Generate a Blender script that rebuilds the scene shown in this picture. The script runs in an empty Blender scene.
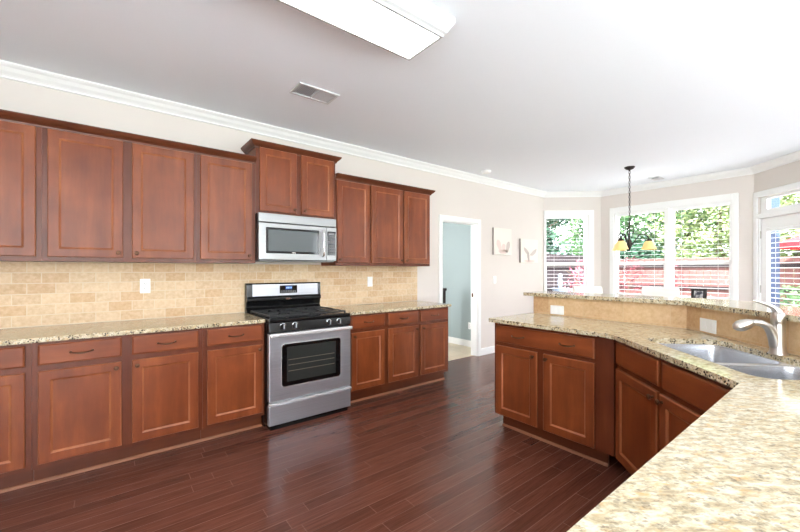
import bpy, bmesh, math, random
from mathutils import Vector, Matrix
from mathutils.geometry import tessellate_polygon
PI = math.pi
C = bpy.context.scene.collection
SC = bpy.context.scene
S = math.sqrt(.5)

# ------------------------------------------------------------------ camera
cd = bpy.data.cameras.new('camera'); cam = bpy.data.objects.new('camera', cd); C.objects.link(cam)
cd.sensor_fit = 'HORIZONTAL'; cd.sensor_width = 36.0; cd.lens = 370.48 / 800 * 36
cd.shift_y = 3.87 / 800; cd.clip_start = .02; cd.clip_end = 300
cam.location = (0, 0, 1.3214)
cam.rotation_euler = Vector((.6186, .7857, 0)).to_track_quat('-Z', 'Y').to_euler()
SC.camera = cam

# ------------------------------------------------------------------ sky, sun, daylight, exposure
SC.view_settings.view_transform = 'Standard'; SC.view_settings.look = 'None'
SC.view_settings.gamma = 1; SC.view_settings.use_curve_mapping = False
SC.view_settings.exposure = 0.6
W = bpy.data.worlds.new('sky'); SC.world = W; W.use_nodes = True
nt = W.node_tree; bg = nt.nodes['Background']
sky = nt.nodes.new('ShaderNodeTexSky'); sky.sky_type = 'HOSEK_WILKIE'; sky.turbidity = 4
sky.sun_direction = (-.48, -.48, .73)
mixs = nt.nodes.new('ShaderNodeMix'); mixs.data_type = 'RGBA'; mixs.inputs[0].default_value = .5
mixs.inputs[7].default_value = (1, .99, .98, 1)
nt.links.new(sky.outputs[0], mixs.inputs[6]); nt.links.new(mixs.outputs[2], bg.inputs[0])
bg.inputs[1].default_value = 10.0
sd = bpy.data.lights.new('sun', 'SUN'); sun = bpy.data.objects.new('sun', sd); C.objects.link(sun)
sd.energy = 18.0; sd.angle = .01; sd.color = (.97, .98, 1)
sun.rotation_euler = Vector((.48, .48, -.73)).to_track_quat('-Z', 'Y').to_euler()
def fill_light(name, loc, direction, sx, sy, power, col=(.70, .85, 1)):
    l = bpy.data.lights.new(name, 'AREA'); o = bpy.data.objects.new(name, l); C.objects.link(o)
    l.shape = 'RECTANGLE'; l.size = sx; l.size_y = sy; l.energy = power; l.color = col
    o.location = loc; o.rotation_euler = Vector(direction).to_track_quat('-Z', 'Y').to_euler()
# daylight lamps added at invented windows behind the camera, aimed mostly upward
fill_light('fill_back_a', (-1.2, -3.45, 1.5), (0, 1, 7), 2.2, 1.9, 83)
fill_light('fill_back_b', (2.0, -3.45, 1.5), (0, 1, 7), 2.2, 1.9, 83)
fill_light('fill_back_c', (5.1, -3.45, 1.5), (0, 1, 3), 1.0, 1.9, 33)
fill_light('fill_hall', (2.4, 4.83, 1.5), (1, 0, .1), 1.0, 1.3, 30, (1, .98, .96))  # added lamp that brightens the hall; no such source is known
fill_light('fill_side', (-2.75, -1.5, 1.5), (1, 0, 2.5), 2.2, 1.9, 72)

# ------------------------------------------------------------------ materials
def lin(c):
    return tuple(((v / 255) / 12.92 if v / 255 <= .04045 else ((v / 255 + .055) / 1.055) ** 2.4) for v in c) + (1,)
def mat(name, col, rough=.5, metal=0, spec=.5, emit=None, es=0, coat=0):
    m = bpy.data.materials.new(name); m.use_nodes = True
    b = m.node_tree.nodes['Principled BSDF']
    b.inputs['Base Color'].default_value = lin(col); b.inputs['Roughness'].default_value = rough
    b.inputs['Metallic'].default_value = metal; b.inputs['Specular IOR Level'].default_value = spec
    b.inputs['Coat Weight'].default_value = coat
    if emit: b.inputs['Emission Color'].default_value = lin(emit); b.inputs['Emission Strength'].default_value = es
    return m
class NT:
    def __init__(s, m): s.m = m; s.t = m.node_tree; s.b = s.t.nodes['Principled BSDF']
    def n(s, typ, **kw):
        k = s.t.nodes.new('ShaderNode' + typ)
        for a, v in kw.items():
            if a.startswith('i_'):
                key = a[2:]
                key = int(key) if key.isdigit() else key.replace('_', ' ')
                k.inputs[key].default_value = v
            else: setattr(k, a, v)
        return k
    def l(s, a, b): s.t.links.new(a, b)
    def coords(s, scale=(1, 1, 1), rnd=0, out='Object', rot=(0, 0, 0)):
        tc = s.n('TexCoord'); mp = s.n('Mapping'); mp.inputs['Scale'].default_value = scale; mp.inputs['Rotation'].default_value = rot
        s.l(tc.outputs[out], mp.inputs['Vector'])
        if rnd:
            oi = s.n('ObjectInfo'); mu = s.n('Math', operation='MULTIPLY'); mu.inputs[1].default_value = rnd
            s.l(oi.outputs['Random'], mu.inputs[0]); s.l(mu.outputs[0], mp.inputs['Location'])
        return mp.outputs[0]
    def streak(s, scale, rot):
        a = s.coords((1, 1, 1), rot=(0, 0, rot)); mp = s.n('Mapping'); mp.inputs['Scale'].default_value = scale; s.l(a, mp.inputs['Vector']); return mp.outputs[0]
    def ramp(s, fac, stops):
        r = s.n('ValToRGB'); e = r.color_ramp.elements
        while len(e) < len(stops): e.new(.5)
        for q, (p, c) in zip(e, stops): q.position = p; q.color = lin(c) if len(c) == 3 else c
        s.l(fac, r.inputs[0]); return r.outputs[0]
    def mix(s, fac, a, b, mode='MIX'):
        k = s.n('Mix', data_type='RGBA', blend_type=mode)
        if isinstance(fac, (int, float)): k.inputs[0].default_value = fac
        else: s.l(fac, k.inputs[0])
        for i, v in ((6, a), (7, b)):
            if isinstance(v, tuple): k.inputs[i].default_value = lin(v) if len(v) == 3 else v
            else: s.l(v, k.inputs[i])
        return k.outputs[2]
    def bump(s, h, strength=.2, dist=.002):
        b = s.n('Bump'); b.inputs['Strength'].default_value = strength; b.inputs['Distance'].default_value = dist
        s.l(h, b.inputs['Height']); s.l(b.outputs[0], s.b.inputs['Normal'])

def wood_mat(name, dark, mid, light, axis='z', rough=.34):
    m = mat(name, mid, rough, spec=.42); k = NT(m)
    sc = {'z': (14, 14, 1.8), 'x': (1.8, 14, 14)}[axis]
    v = k.coords(sc, 40)
    n1 = k.n('TexNoise', i_Scale=1.0, i_Detail=5, i_Roughness=.6); k.l(v, n1.inputs['Vector'])
    v2 = k.coords((5, 5, 4), 17)
    n2 = k.n('TexNoise', i_Scale=1.0, i_Detail=3); k.l(v2, n2.inputs['Vector'])
    c1 = k.ramp(n1.outputs['Fac'], [(.3, dark), (.55, mid), (.75, light)])
    c2 = k.ramp(n2.outputs['Fac'], [(.3, (212, 200, 194)), (.7, (255, 255, 255))])
    k.l(k.mix(.8, c1, c2, 'MULTIPLY'), k.b.inputs['Base Color'])
    return m
M = {}
M['wood'] = wood_mat('cherry_wood', (120, 57, 26), (135, 68, 33), (151, 82, 42))
M['wood_h'] = wood_mat('cherry_wood_horizontal', (120, 57, 26), (135, 68, 33), (151, 82, 42), 'x')
M['edge'] = wood_mat('pale_door_edge_wood', (150, 86, 52), (168, 102, 65), (182, 116, 77))  # paler than the door wood, on bevels and drawer edges
M['framewood'] = wood_mat('shaded_frame_wood', (96, 44, 20), (108, 51, 25), (122, 61, 32))  # darker frame stain, with the shade between doors put into its colour
M['crownwood'] = wood_mat('cherry_wood_crown', (92, 46, 26), (104, 54, 31), (118, 63, 38), 'x')
M['toe'] = wood_mat('dark_toe_wood', (92, 44, 22), (104, 52, 27), (116, 60, 33), 'x')
M['shoe'] = mat('shoe_moulding_wood', (146, 94, 66), .4)
M['white'] = mat('white_trim_paint', (244, 243, 240), .35)
M['fixpaint'] = mat('light_frame_paint', (192, 191, 190), .5)
M['ceil'] = mat('ceiling_paint', (244, 247, 250), .8)
M['wall'] = mat('cream_wall_paint', (224, 215, 207), .75)
M['blue'] = mat('blue_grey_wall_paint', (160, 173, 174), .7)
M['plate'] = mat('white_plastic', (246, 246, 243), .35)
M['slot'] = mat('socket_slots', (70, 70, 70), .5)
M['bronze'] = mat('antique_bronze', (96, 66, 48), .35, .8)
M['iron'] = mat('dark_iron', (44, 36, 32), .5, .3)
M['black'] = mat('black_enamel', (16, 16, 17), .18)
M['grate'] = mat('cast_iron_grate', (34, 34, 35), .45)
M['blackglass'] = mat('black_glass', (12, 12, 13), .06)
M['chrome'] = mat('polished_metal', (225, 225, 225), .12, 1)
M['grey'] = mat('grey_metal', (120, 120, 122), .4, .5)
M['vent'] = mat('white_vent_metal', (214, 214, 214), .45)
M['ventdark'] = mat('vent_shadow_inside', (196, 196, 197), .8)
def steel(name, col, rough=.28, axis='x'):
    m = mat(name, col, rough, .8); k = NT(m)
    v = k.coords({'x': (2, 300, 300), 'z': (300, 300, 2)}[axis])
    n = k.n('TexNoise', i_Scale=1.0, i_Detail=2); k.l(v, n.inputs['Vector'])
    k.l(k.ramp(n.outputs['Fac'], [(.3, tuple(int(c * .93) for c in col)), (.7, col)]), k.b.inputs['Base Color'])
    return m
M['steel'] = steel('stainless_steel', (190, 192, 197), .34)
M['steel_mid'] = steel('microwave_steel', (158, 158, 158), .32)
M['bright'] = mat('bright_trim_metal', (236, 236, 236), .22, .55)
M['sink'] = steel('sink_steel', (200, 202, 206), .26)
M['nickel'] = mat('brushed_nickel', (196, 190, 182), .28, 1)
M['diff'] = mat('light_diffuser', (255, 255, 255), .5, emit=(255, 252, 246), es=10)
M['bulbglass'] = mat('amber_glass', (236, 205, 140), .4, emit=(255, 205, 120), es=.25)
M['bulb'] = mat('bulb', (255, 240, 210), .4, emit=(255, 235, 190), es=6)
M['lcd'] = mat('blue_display', (40, 62, 110), .2, emit=(70, 110, 190), es=.25)
M['digit'] = mat('display_digits', (150, 190, 240), .3, emit=(150, 190, 240), es=.6)
M['fabric'] = mat('white_slipcover', (246, 242, 234), .9)
M['slat'] = mat('white_blind_slat', (250, 250, 248), .5)

def granite(name, base):
    m = mat(name, (225, 212, 180), .09); k = NT(m)
    v = k.coords((1, 1, 1))
    vs = k.streak((26, 62, 45), .62)
    n1 = k.n('TexNoise', i_Scale=1.0, i_Detail=6, i_Roughness=.68, i_Distortion=.5); k.l(vs, n1.inputs['Vector'])
    c = k.ramp(n1.outputs['Fac'], [(.28, (132, 116, 92)), (.42, (180, 162, 128)), (.55, (208, 195, 165)), (.75, (226, 218, 198))])
    vg = k.streak((30, 70, 50), .62)
    n2 = k.n('TexNoise', i_Scale=1.0, i_Detail=4, i_Roughness=.6); k.l(vg, n2.inputs['Vector'])
    c = k.mix(k.ramp(n2.outputs['Fac'], [(.56, (0, 0, 0, 1)), (.72, (.75, .75, .75, 1))]), c, (205, 160, 96))
    vb = k.streak((70, 150, 110), .62)
    n3 = k.n('TexNoise', i_Scale=1.0, i_Detail=3, i_Roughness=.6); k.l(vb, n3.inputs['Vector'])
    c = k.mix(k.ramp(n3.outputs['Fac'], [(.57, (0, 0, 0, 1)), (.68, (.8, .8, .8, 1))]), c, (128, 112, 92))
    vo = k.n('TexVoronoi', i_Scale=95.0); k.l(v, vo.inputs['Vector'])
    n4 = k.n('TexNoise', i_Scale=34.0, i_Detail=3); k.l(v, n4.inputs['Vector'])
    sp = k.n('Math', operation='MULTIPLY')
    r1 = k.ramp(vo.outputs['Distance'], [(.36, (1, 1, 1, 1)), (.52, (0, 0, 0, 1))])
    r2 = k.ramp(n4.outputs['Fac'], [(.47, (0, 0, 0, 1)), (.54, (1, 1, 1, 1))])
    k.l(r1, sp.inputs[0]); k.l(r2, sp.inputs[1])
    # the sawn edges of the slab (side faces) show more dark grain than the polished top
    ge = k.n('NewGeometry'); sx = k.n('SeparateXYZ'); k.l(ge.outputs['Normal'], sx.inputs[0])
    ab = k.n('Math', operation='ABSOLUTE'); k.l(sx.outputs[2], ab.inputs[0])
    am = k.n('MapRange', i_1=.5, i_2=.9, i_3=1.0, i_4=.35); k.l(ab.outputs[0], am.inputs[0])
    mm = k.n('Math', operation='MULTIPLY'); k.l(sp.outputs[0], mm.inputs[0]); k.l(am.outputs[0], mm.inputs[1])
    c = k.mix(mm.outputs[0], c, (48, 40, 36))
    k.l(c, k.b.inputs['Base Color'])
    return m
M['granite'] = granite('speckled_granite', None)

def floor_mat():
    m = mat('dark_plank_floor', (70, 38, 30), .24); k = NT(m)
    v = k.coords((1, 1, 1))
    # every plank row starts at its own random place
    sx = k.n('SeparateXYZ'); k.l(v, sx.inputs[0]); dv = k.n('Math', operation='DIVIDE'); dv.inputs[1].default_value = .083; k.l(sx.outputs[1], dv.inputs[0])
    fl = k.n('Math', operation='FLOOR'); k.l(dv.outputs[0], fl.inputs[0]); wn = k.n('TexWhiteNoise', noise_dimensions='1D'); k.l(fl.outputs[0], wn.inputs['W'])
    ma = k.n('Math', operation='MULTIPLY_ADD'); ma.inputs[1].default_value = 1.15; k.l(wn.outputs['Value'], ma.inputs[0]); k.l(sx.outputs[0], ma.inputs[2])
    cb = k.n('CombineXYZ'); k.l(ma.outputs[0], cb.inputs[0]); k.l(sx.outputs[1], cb.inputs[1])
    br = k.n('TexBrick', offset=0.0, i_Scale=1.0); k.l(cb.outputs[0], br.inputs['Vector'])
    for nme, val in (('Mortar Size', .0022), ('Mortar Smooth', .1), ('Bias', 0.0), ('Brick Width', 1.15), ('Row Height', .083)): br.inputs[nme].default_value = val
    br.inputs['Color1'].default_value = lin((98, 56, 44)); br.inputs['Color2'].default_value = lin((116, 70, 55)); br.inputs['Mortar'].default_value = lin((134, 92, 78))  # pale joint colour paints the glint along the plank bevels
    vg = k.coords((5, 110, 1)); n = k.n('TexNoise', i_Scale=1.0, i_Detail=4, i_Roughness=.55, i_Distortion=.6); k.l(vg, n.inputs['Vector'])
    g = k.ramp(n.outputs['Fac'], [(.3, (196, 186, 182)), (.62, (255, 255, 255))])
    k.l(k.mix(.85, br.outputs['Color'], g, 'MULTIPLY'), k.b.inputs['Base Color'])
    inv = k.n('Math', operation='SUBTRACT'); inv.inputs[0].default_value = 1; k.l(br.outputs['Fac'], inv.inputs[1]); k.bump(inv.outputs[0], .2, .002)
    return m
M['floor'] = floor_mat()
def tile_mat(name, bw, rh, c1, c2, mort, ms=.003, var=((208, 158, 108), (236, 214, 180)), xz=True, rough=.5):
    m = mat(name, c1, rough); k = NT(m)
    tc = k.n('TexCoord'); sx = k.n('SeparateXYZ'); cb = k.n('CombineXYZ'); k.l(tc.outputs['Object'], sx.inputs[0])
    k.l(sx.outputs[0], cb.inputs[0]); k.l(sx.outputs[2 if xz else 1], cb.inputs[1])
    br = k.n('TexBrick', offset=.5, i_Scale=1.0); k.l(cb.outputs[0], br.inputs['Vector'])
    for nme, val in (('Mortar Size', ms), ('Mortar Smooth', .3), ('Bias', -.1), ('Brick Width', bw), ('Row Height', rh)): br.inputs[nme].default_value = val
    br.inputs['Color1'].default_value = lin(c1); br.inputs['Color2'].default_value = lin(c2); br.inputs['Mortar'].default_value = lin(mort)
    # some tiles are warmer stones: a second brick field of the same layout picks them
    b2 = k.n('TexBrick', offset=.5, i_Scale=1.0); k.l(cb.outputs[0], b2.inputs['Vector'])
    for nme, val in (('Mortar Size', 0.0), ('Bias', -.55), ('Brick Width', bw), ('Row Height', rh)): b2.inputs[nme].default_value = val
    b2.inputs['Color1'].default_value = (0, 0, 0, 1); b2.inputs['Color2'].default_value = (1, 1, 1, 1)
    n = k.n('TexNoise', i_Scale=38.0, i_Detail=5, i_Roughness=.65); k.l(tc.outputs['Object'], n.inputs['Vector'])
    c = k.mix(k.ramp(n.outputs['Fac'], [(.35, (0, 0, 0, 1)), (.7, (.6, .6, .6, 1))]), br.outputs['Color'], var[1])
    w = k.n('Math', operation='MULTIPLY'); w.inputs[1].default_value = .9; k.l(b2.outputs['Color'], w.inputs[0])
    c = k.mix(w.outputs[0], c, var[0])
    c = k.mix(br.outputs['Fac'], c, mort)
    k.l(c, k.b.inputs['Base Color'])
    ad = k.n('Math', operation='MULTIPLY_ADD'); ad.inputs[1].default_value = -1.0; k.l(br.outputs['Fac'], ad.inputs[0]); k.l(n.outputs['Fac'], ad.inputs[2])
    k.bump(ad.outputs[0], .25, .002)
    return m
M['tile'] = tile_mat('travertine_subway_tile', .152, .0765, (214, 184, 146), (190, 156, 116), (220, 202, 172))
M['tile_big'] = tile_mat('travertine_bar_tile', .31, .155, (208, 172, 128), (182, 142, 98), (206, 178, 140), .002, ((196, 146, 96), (228, 200, 160)))
M['halltile'] = tile_mat('beige_hall_tile', .33, .33, (226, 206, 176), (216, 194, 162), (200, 180, 150), .004, ((216, 190, 156), (236, 222, 200)), xz=False, rough=.3)
def glass_mat():
    m = bpy.data.materials.new('window_glass'); m.use_nodes = True; t = m.node_tree; t.nodes.clear()
    o = t.nodes.new('ShaderNodeOutputMaterial'); mx = t.nodes.new('ShaderNodeMixShader'); tr = t.nodes.new('ShaderNodeBsdfTransparent'); g = t.nodes.new('ShaderNodeBsdfGlossy')
    g.inputs['Roughness'].default_value = .02; fr = t.nodes.new('ShaderNodeFresnel'); fr.inputs[0].default_value = 1.3
    ge = t.nodes.new('ShaderNodeNewGeometry'); sb = t.nodes.new('ShaderNodeMath'); sb.operation = 'SUBTRACT'; sb.inputs[0].default_value = 1; mu = t.nodes.new('ShaderNodeMath'); mu.operation = 'MULTIPLY'
    t.links.new(ge.outputs['Backfacing'], sb.inputs[1]); t.links.new(sb.outputs[0], mu.inputs[0]); t.links.new(fr.outputs[0], mu.inputs[1])
    t.links.new(mu.outputs[0], mx.inputs[0]); t.links.new(tr.outputs[0], mx.inputs[1]); t.links.new(g.outputs[0], mx.inputs[2]); t.links.new(mx.outputs[0], o.inputs[0])
    return m
M['glass'] = glass_mat()
def noisy(name, stops, scale, rough=.8):
    m = mat(name, stops[0][1], rough); k = NT(m); v = k.coords((1, 1, 1))
    n = k.n('TexNoise', i_Scale=scale, i_Detail=4); k.l(v, n.inputs['Vector'])
    k.l(k.ramp(n.outputs['Fac'], stops), k.b.inputs['Base Color']); return m
def leaf_mat(name, stops, scale):
    m = noisy(name, stops, scale); b = m.node_tree.nodes['Principled BSDF']
    return m
M['leaf_a'] = leaf_mat('bright_leaf', [(.35, (58, 96, 60)), (.65, (112, 148, 96))], 1.4)
M['leaf_b'] = leaf_mat('deep_leaf', [(.35, (20, 48, 36)), (.65, (56, 96, 70))], 1.4)
M['leaf_c'] = leaf_mat('pale_leaf', [(.35, (104, 124, 80)), (.65, (160, 174, 120))], 1.4)
M['leaf_red'] = leaf_mat('burgundy_leaf', [(.35, (74, 26, 36)), (.65, (116, 46, 54))], 5)
M['leaf_pink'] = leaf_mat('pink_blossom', [(.4, (190, 84, 104)), (.65, (226, 150, 160))], 5)
M['bark'] = noisy('bark', [(.4, (84, 66, 52)), (.6, (116, 96, 78))], 8)
M['grass'] = noisy('lawn', [(.4, (104, 140, 76)), (.6, (142, 172, 100))], 3)
M['paving'] = noisy('neutral_bounce_paving', [(.4, (186, 188, 192)), (.6, (204, 206, 210))], 2)
M['carpet'] = noisy('bounce_carpet', [(.4, (212, 211, 210)), (.6, (224, 223, 222))], 60, .95)
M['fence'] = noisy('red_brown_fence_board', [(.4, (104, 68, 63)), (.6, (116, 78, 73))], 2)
M['fence_side'] = noisy('shaded_fence_board', [(.4, (36, 27, 31)), (.6, (46, 36, 40))], 2)  # shade on the side fence put into a dark board colour
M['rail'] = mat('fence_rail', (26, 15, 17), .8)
M['rooft'] = mat('grey_shingle', (128, 136, 150), .9)
M['siding'] = mat('pale_siding', (220, 216, 208), .8)
M['post'] = mat('sky_shade_blue', (44, 64, 100), .6)
M['redcloth'] = mat('red_canvas', (176, 36, 44), .8)
M['stone'] = mat('pale_stone', (120, 132, 146), .7)
M['frameblack'] = mat('black_frame', (26, 24, 26), .3)
M['photo'] = noisy('grey_photo_print', [(.45, (62, 62, 72)), (.6, (210, 208, 206))], 14)
M['canvas'] = mat('canvas_print_face', (236, 229, 218), .8)
M['canvasedge'] = mat('shaded_canvas_edge', (170, 158, 152), .8)  # darker than the face: side shade put into the edge colour
M['petal'] = mat('pale_pink_print', (230, 208, 198), .8)
M['petal_grey'] = mat('grey_print', (200, 186, 178), .8)
M['darkwood'] = mat('dark_stained_wood', (48, 32, 28), .4)

# ------------------------------------------------------------------ helpers
class MB:
    def __init__(s): s.bm = bmesh.new()
    def box(s, x0, x1, y0, y1, z0, z1, mi=0):
        v = [s.bm.verts.new(p) for p in ((x0, y0, z0), (x1, y0, z0), (x1, y1, z0), (x0, y1, z0), (x0, y0, z1), (x1, y0, z1), (x1, y1, z1), (x0, y1, z1))]
        for f in ((0, 3, 2, 1), (4, 5, 6, 7), (0, 1, 5, 4), (1, 2, 6, 5), (2, 3, 7, 6), (3, 0, 4, 7)):
            q = s.bm.faces.new([v[i] for i in f]); q.material_index = mi
        return s
    def loft(s, rings, closed=True, cap=True, mi=0):
        R = [[s.bm.verts.new(p) for p in r] for r in rings]
        for a, b in zip(R, R[1:]):
            n = len(a)
            for i in range(n if closed else n - 1):
                j = (i + 1) % n
                q = s.bm.faces.new((a[i], a[j], b[j], b[i])); q.material_index = mi
        if cap:
            for r in (R[0], R[-1]):
                q = s.bm.faces.new(r); q.material_index = mi
        return s
    def lathe(s, prof, c=(0, 0, 0), axis='z', n=24, cap=True, mi=0):
        rings = []
        for r, h in prof:
            ring = []
            for i in range(n):
                a = 2 * PI * i / n; u, w = r * math.cos(a), r * math.sin(a)
                p = {'z': (u, w, h), 'y': (u, h, w), 'x': (h, u, w)}[axis]
                ring.append((p[0] + c[0], p[1] + c[1], p[2] + c[2]))
            rings.append(ring)
        return s.loft(rings, cap=cap, mi=mi)
    def tube(s, pts, r, n=10, mi=0, flat=None):
        pts = [Vector(p) for p in pts]; rings = []; rr = r if isinstance(r, (list, tuple)) else [r] * len(pts)
        up = Vector((0, 0, 1)); prev = None
        for i, p in enumerate(pts):
            t = (pts[min(i + 1, len(pts) - 1)] - pts[max(i - 1, 0)]).normalized()
            a = prev if prev is not None else (up if abs(t.z) < .9 else Vector((1, 0, 0)))
            a = (a - t * a.dot(t)).normalized(); b = t.cross(a); prev = a
            rings.append([tuple(p + a * (rr[i] * (flat or 1) * math.cos(2 * PI * k / n)) + b * (rr[i] * math.sin(2 * PI * k / n))) for k in range(n)])
        return s.loft(rings, mi=mi)
    def poly(s, outer, z0, z1, holes=(), mi=0, bottom=True):
        loops = [list(outer)] + [list(h) for h in holes]
        tri = tessellate_polygon([[Vector((p[0], p[1], 0)) for p in l] for l in loops])
        flat = [p for l in loops for p in l]
        for z in ((z0, z1) if bottom else (z1,)):
            v = [s.bm.verts.new((p[0], p[1], z)) for p in flat]
            for t in tri:
                try: s.bm.faces.new([v[i] for i in t]).material_index = mi
                except ValueError: pass
        for l in loops:
            n = len(l)
            for i in range(n):
                a, b = l[i], l[(i + 1) % n]
                v = [s.bm.verts.new(p) for p in ((a[0], a[1], z0), (b[0], b[1], z0), (b[0], b[1], z1), (a[0], a[1], z1))]
                s.bm.faces.new(v).material_index = mi
        bmesh.ops.remove_doubles(s.bm, verts=s.bm.verts, dist=1e-5)
        return s
    def build(s, name, m, parent=None, loc=(0, 0, 0), rotz=0, bevel=0, smooth=False, seg=2, solid=0):
        bmesh.ops.recalc_face_normals(s.bm, faces=s.bm.faces)
        me = bpy.data.meshes.new(name); s.bm.to_mesh(me); s.bm.free()
        for k in (m if isinstance(m, (list, tuple)) else [m]): me.materials.append(M[k] if isinstance(k, str) else k)
        o = bpy.data.objects.new(name, me); C.objects.link(o); o.location = loc; o.rotation_euler = (0, 0, rotz)
        if parent: o.parent = parent
        if smooth:
            for p in me.polygons: p.use_smooth = True
            try: me.set_sharp_from_angle(angle=.7)
            except Exception: pass
        if solid:
            q = o.modifiers.new('solid', 'SOLIDIFY'); q.thickness = solid
        if bevel:
            q = o.modifiers.new('bevel', 'BEVEL'); q.width = bevel; q.segments = seg; q.limit_method = 'ANGLE'; q.angle_limit = .6
        return o
def box(name, m, x0, x1, y0, y1, z0, z1, parent=None, **k): return MB().box(x0, x1, y0, y1, z0, z1).build(name, m, parent, **k)
def tag(o, label=None, cat=None, group=None, kind=None):
    if label: o['label'] = label
    if cat: o['category'] = cat
    if group: o['group'] = group
    if kind: o['kind'] = kind
    return o
def thing(name, label, cat, loc=(0, 0, 0), rotz=0, group=None):
    o = bpy.data.objects.new(name, None); C.objects.link(o); o.empty_display_size = .1
    o.location = loc; o.rotation_euler = (0, 0, rotz)
    return tag(o, label, cat, group)
def struct(o): o['kind'] = 'structure'; return o
def sweep(name, m, path, prof, parent=None, side=1):
    """profile (out from wall, z) carried along a plan path with mitred corners; out is to the right of travel"""
    P = [Vector(p) for p in path]; mb = MB(); rings = []
    for i, p in enumerate(P):
        ds = []
        if i > 0: ds.append((P[i] - P[i - 1]).normalized())
        if i < len(P) - 1: ds.append((P[i + 1] - P[i]).normalized())
        ns = [Vector((d.y, -d.x)) * side for d in ds]
        n = sum(ns, Vector((0, 0))); n = n / (n.length_squared / len(ns)) if len(ns) == 2 else ns[0]
        rings.append([(p.x + n.x * o, p.y + n.y * o, z) for o, z in prof])
    mb.loft(rings); return mb.build(name, m, parent)
def copy_tree(o, parent=None):
    c = o.copy(); C.objects.link(c)
    if parent is not None: c.parent = parent
    for ch in list(o.children): copy_tree(ch, c)
    return c
def rrect(x0, x1, y0, y1, r, n=6):
    pts = []
    for cx, cy, a0 in ((x1 - r, y1 - r, 0), (x0 + r, y1 - r, 90), (x0 + r, y0 + r, 180), (x1 - r, y0 + r, 270)):
        for i in range(n + 1):
            a = math.radians(a0 + 90 * i / n); pts.append((cx + r * math.cos(a), cy + r * math.sin(a)))
    return pts

# ------------------------------------------------------------------ the room
GZ0 = -.38; YW = 3.726; ZC = 2.745; T = .12
def wall(name, p0, p1, z0, z1, holes=(), m='wall', t=T):
    """wall whose inner face runs p0->p1 (room on the right of travel)"""
    p0 = Vector(p0); p1 = Vector(p1); d = p1 - p0; L = d.length; ang = math.atan2(d.y, d.x)
    xs = sorted({0, L, *[h[0] for h in holes], *[h[1] for h in holes]}); zs = sorted({z0, z1, *[h[2] for h in holes], *[h[3] for h in holes]})
    def solid(i, j):
        if i < 0 or j < 0 or i >= len(xs) - 1 or j >= len(zs) - 1: return False
        cx = (xs[i] + xs[i + 1]) / 2; cz = (zs[j] + zs[j + 1]) / 2
        return not any(h[0] < cx < h[1] and h[2] < cz < h[3] for h in holes)
    mb = MB(); bm = mb.bm
    def q(*pts): bm.faces.new([bm.verts.new(p) for p in pts])
    for i in range(len(xs) - 1):
        for j in range(len(zs) - 1):
            if not solid(i, j): continue
            a, b, c, e = xs[i], xs[i + 1], zs[j], zs[j + 1]
            q((a, 0, c), (b, 0, c), (b, 0, e), (a, 0, e)); q((a, t, c), (a, t, e), (b, t, e), (b, t, c))
            if not solid(i - 1, j): q((a, 0, c), (a, 0, e), (a, t, e), (a, t, c))
            if not solid(i + 1, j): q((b, 0, c), (b, t, c), (b, t, e), (b, 0, e))
            if not solid(i, j - 1): q((a, 0, c), (a, t, c), (b, t, c), (b, 0, c))
            if not solid(i, j + 1): q((a, 0, e), (b, 0, e), (b, t, e), (a, t, e))
    bmesh.ops.remove_doubles(bm, verts=bm.verts, dist=1e-5)
    return struct(mb.build(name, m, None, (p0.x, p0.y, 0), ang))
def win_frame(p0, p1):
    p0 = Vector(p0); p1 = Vector(p1); d = p1 - p0
    e = bpy.data.objects.new('window', None); C.objects.link(e); e.location = (p0.x, p0.y, 0); e.rotation_euler = (0, 0, math.atan2(d.y, d.x)); return e
def casing(e, a, b, z0, z1, w=.10, sill=True, cuts=()):
    m = MB(); t = .02
    m.box(a - w, a, -t, 0, z0, z1 + .1); m.box(b, b + w, -t, 0, z0, z1 + .1); m.box(a, b, -t, 0, z1, z1 + .1)
    for c0, c1 in cuts: m.box(c0, c1, -t, 0, z0, z1)
    m.build('casing', 'white', e, bevel=.004)
    if sill:
        box('sill', 'white', a - w - .015, b + w + .015, -.10, -.0005, z0 - .025, z0, e, bevel=.004)
        box('apron', 'white', a - w, b + w, -.018, 0, z0 - .1, z0 - .0255, e)
def added_window(nm, p0, p1, a, b, z0=.5, z1=2.4):
    e = struct(win_frame(p0, p1)); e.name = nm; m = MB(); w = .05
    m.box(a, a + w, .02, .1, z0, z1); m.box(b - w, b, .02, .1, z0, z1); m.box(a + w, b - w, .02, .1, z1 - w, z1); m.box(a + w, b - w, .02, .1, z0, z0 + w); m.box((a + b) / 2 - .03, (a + b) / 2 + .03, .02, .1, z0 + w, z1 - w)
    m.build('frame', 'white', e); box('pane', 'glass', a + w, b - w, .06, .064, z0 + w, z1 - w, e)
    casing(e, a, b, z0, z1, .08)
DX0, DX1, DZ = 3.683, 4.445, 2.03           # doorway in the kitchen wall
K0 = (-2.5, YW); B0 = (6.30, YW); B1 = (7.06, 3.04); B2 = (7.06, 1.0); B3 = (6.31, .25); E0 = (6.31, -3.2); F0 = (-2.5, -3.2)
wall('wall_kitchen', K0, B0, 0, ZC, [(DX0 + 2.5, DX1 + 2.5, -.001, DZ)])
WZ0, WZ1 = .86, 2.32
wall('wall_bay_left', B0, B1, 0, ZC, [(.03, .803, WZ0, WZ1)])
wall('wall_bay_center', B1, B2, 0, ZC, [(.223, .999, WZ0, WZ1), (1.046, 1.808, WZ0, WZ1)])
wall('wall_bay_right', B2, B3, 0, ZC, [(.065, .985, -.001, 2.31)])
wall('wall_side', B3, E0, 0, ZC)
wall('wall_back', E0, F0, 0, ZC, [(.7, 1.7, .5, 2.4), (3.2, 5.4, .5, 2.4), (6.4, 8.6, .5, 2.4)])
wall('wall_left', F0, K0, 0, ZC, [(.6, 2.8, .5, 2.4)])
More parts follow.
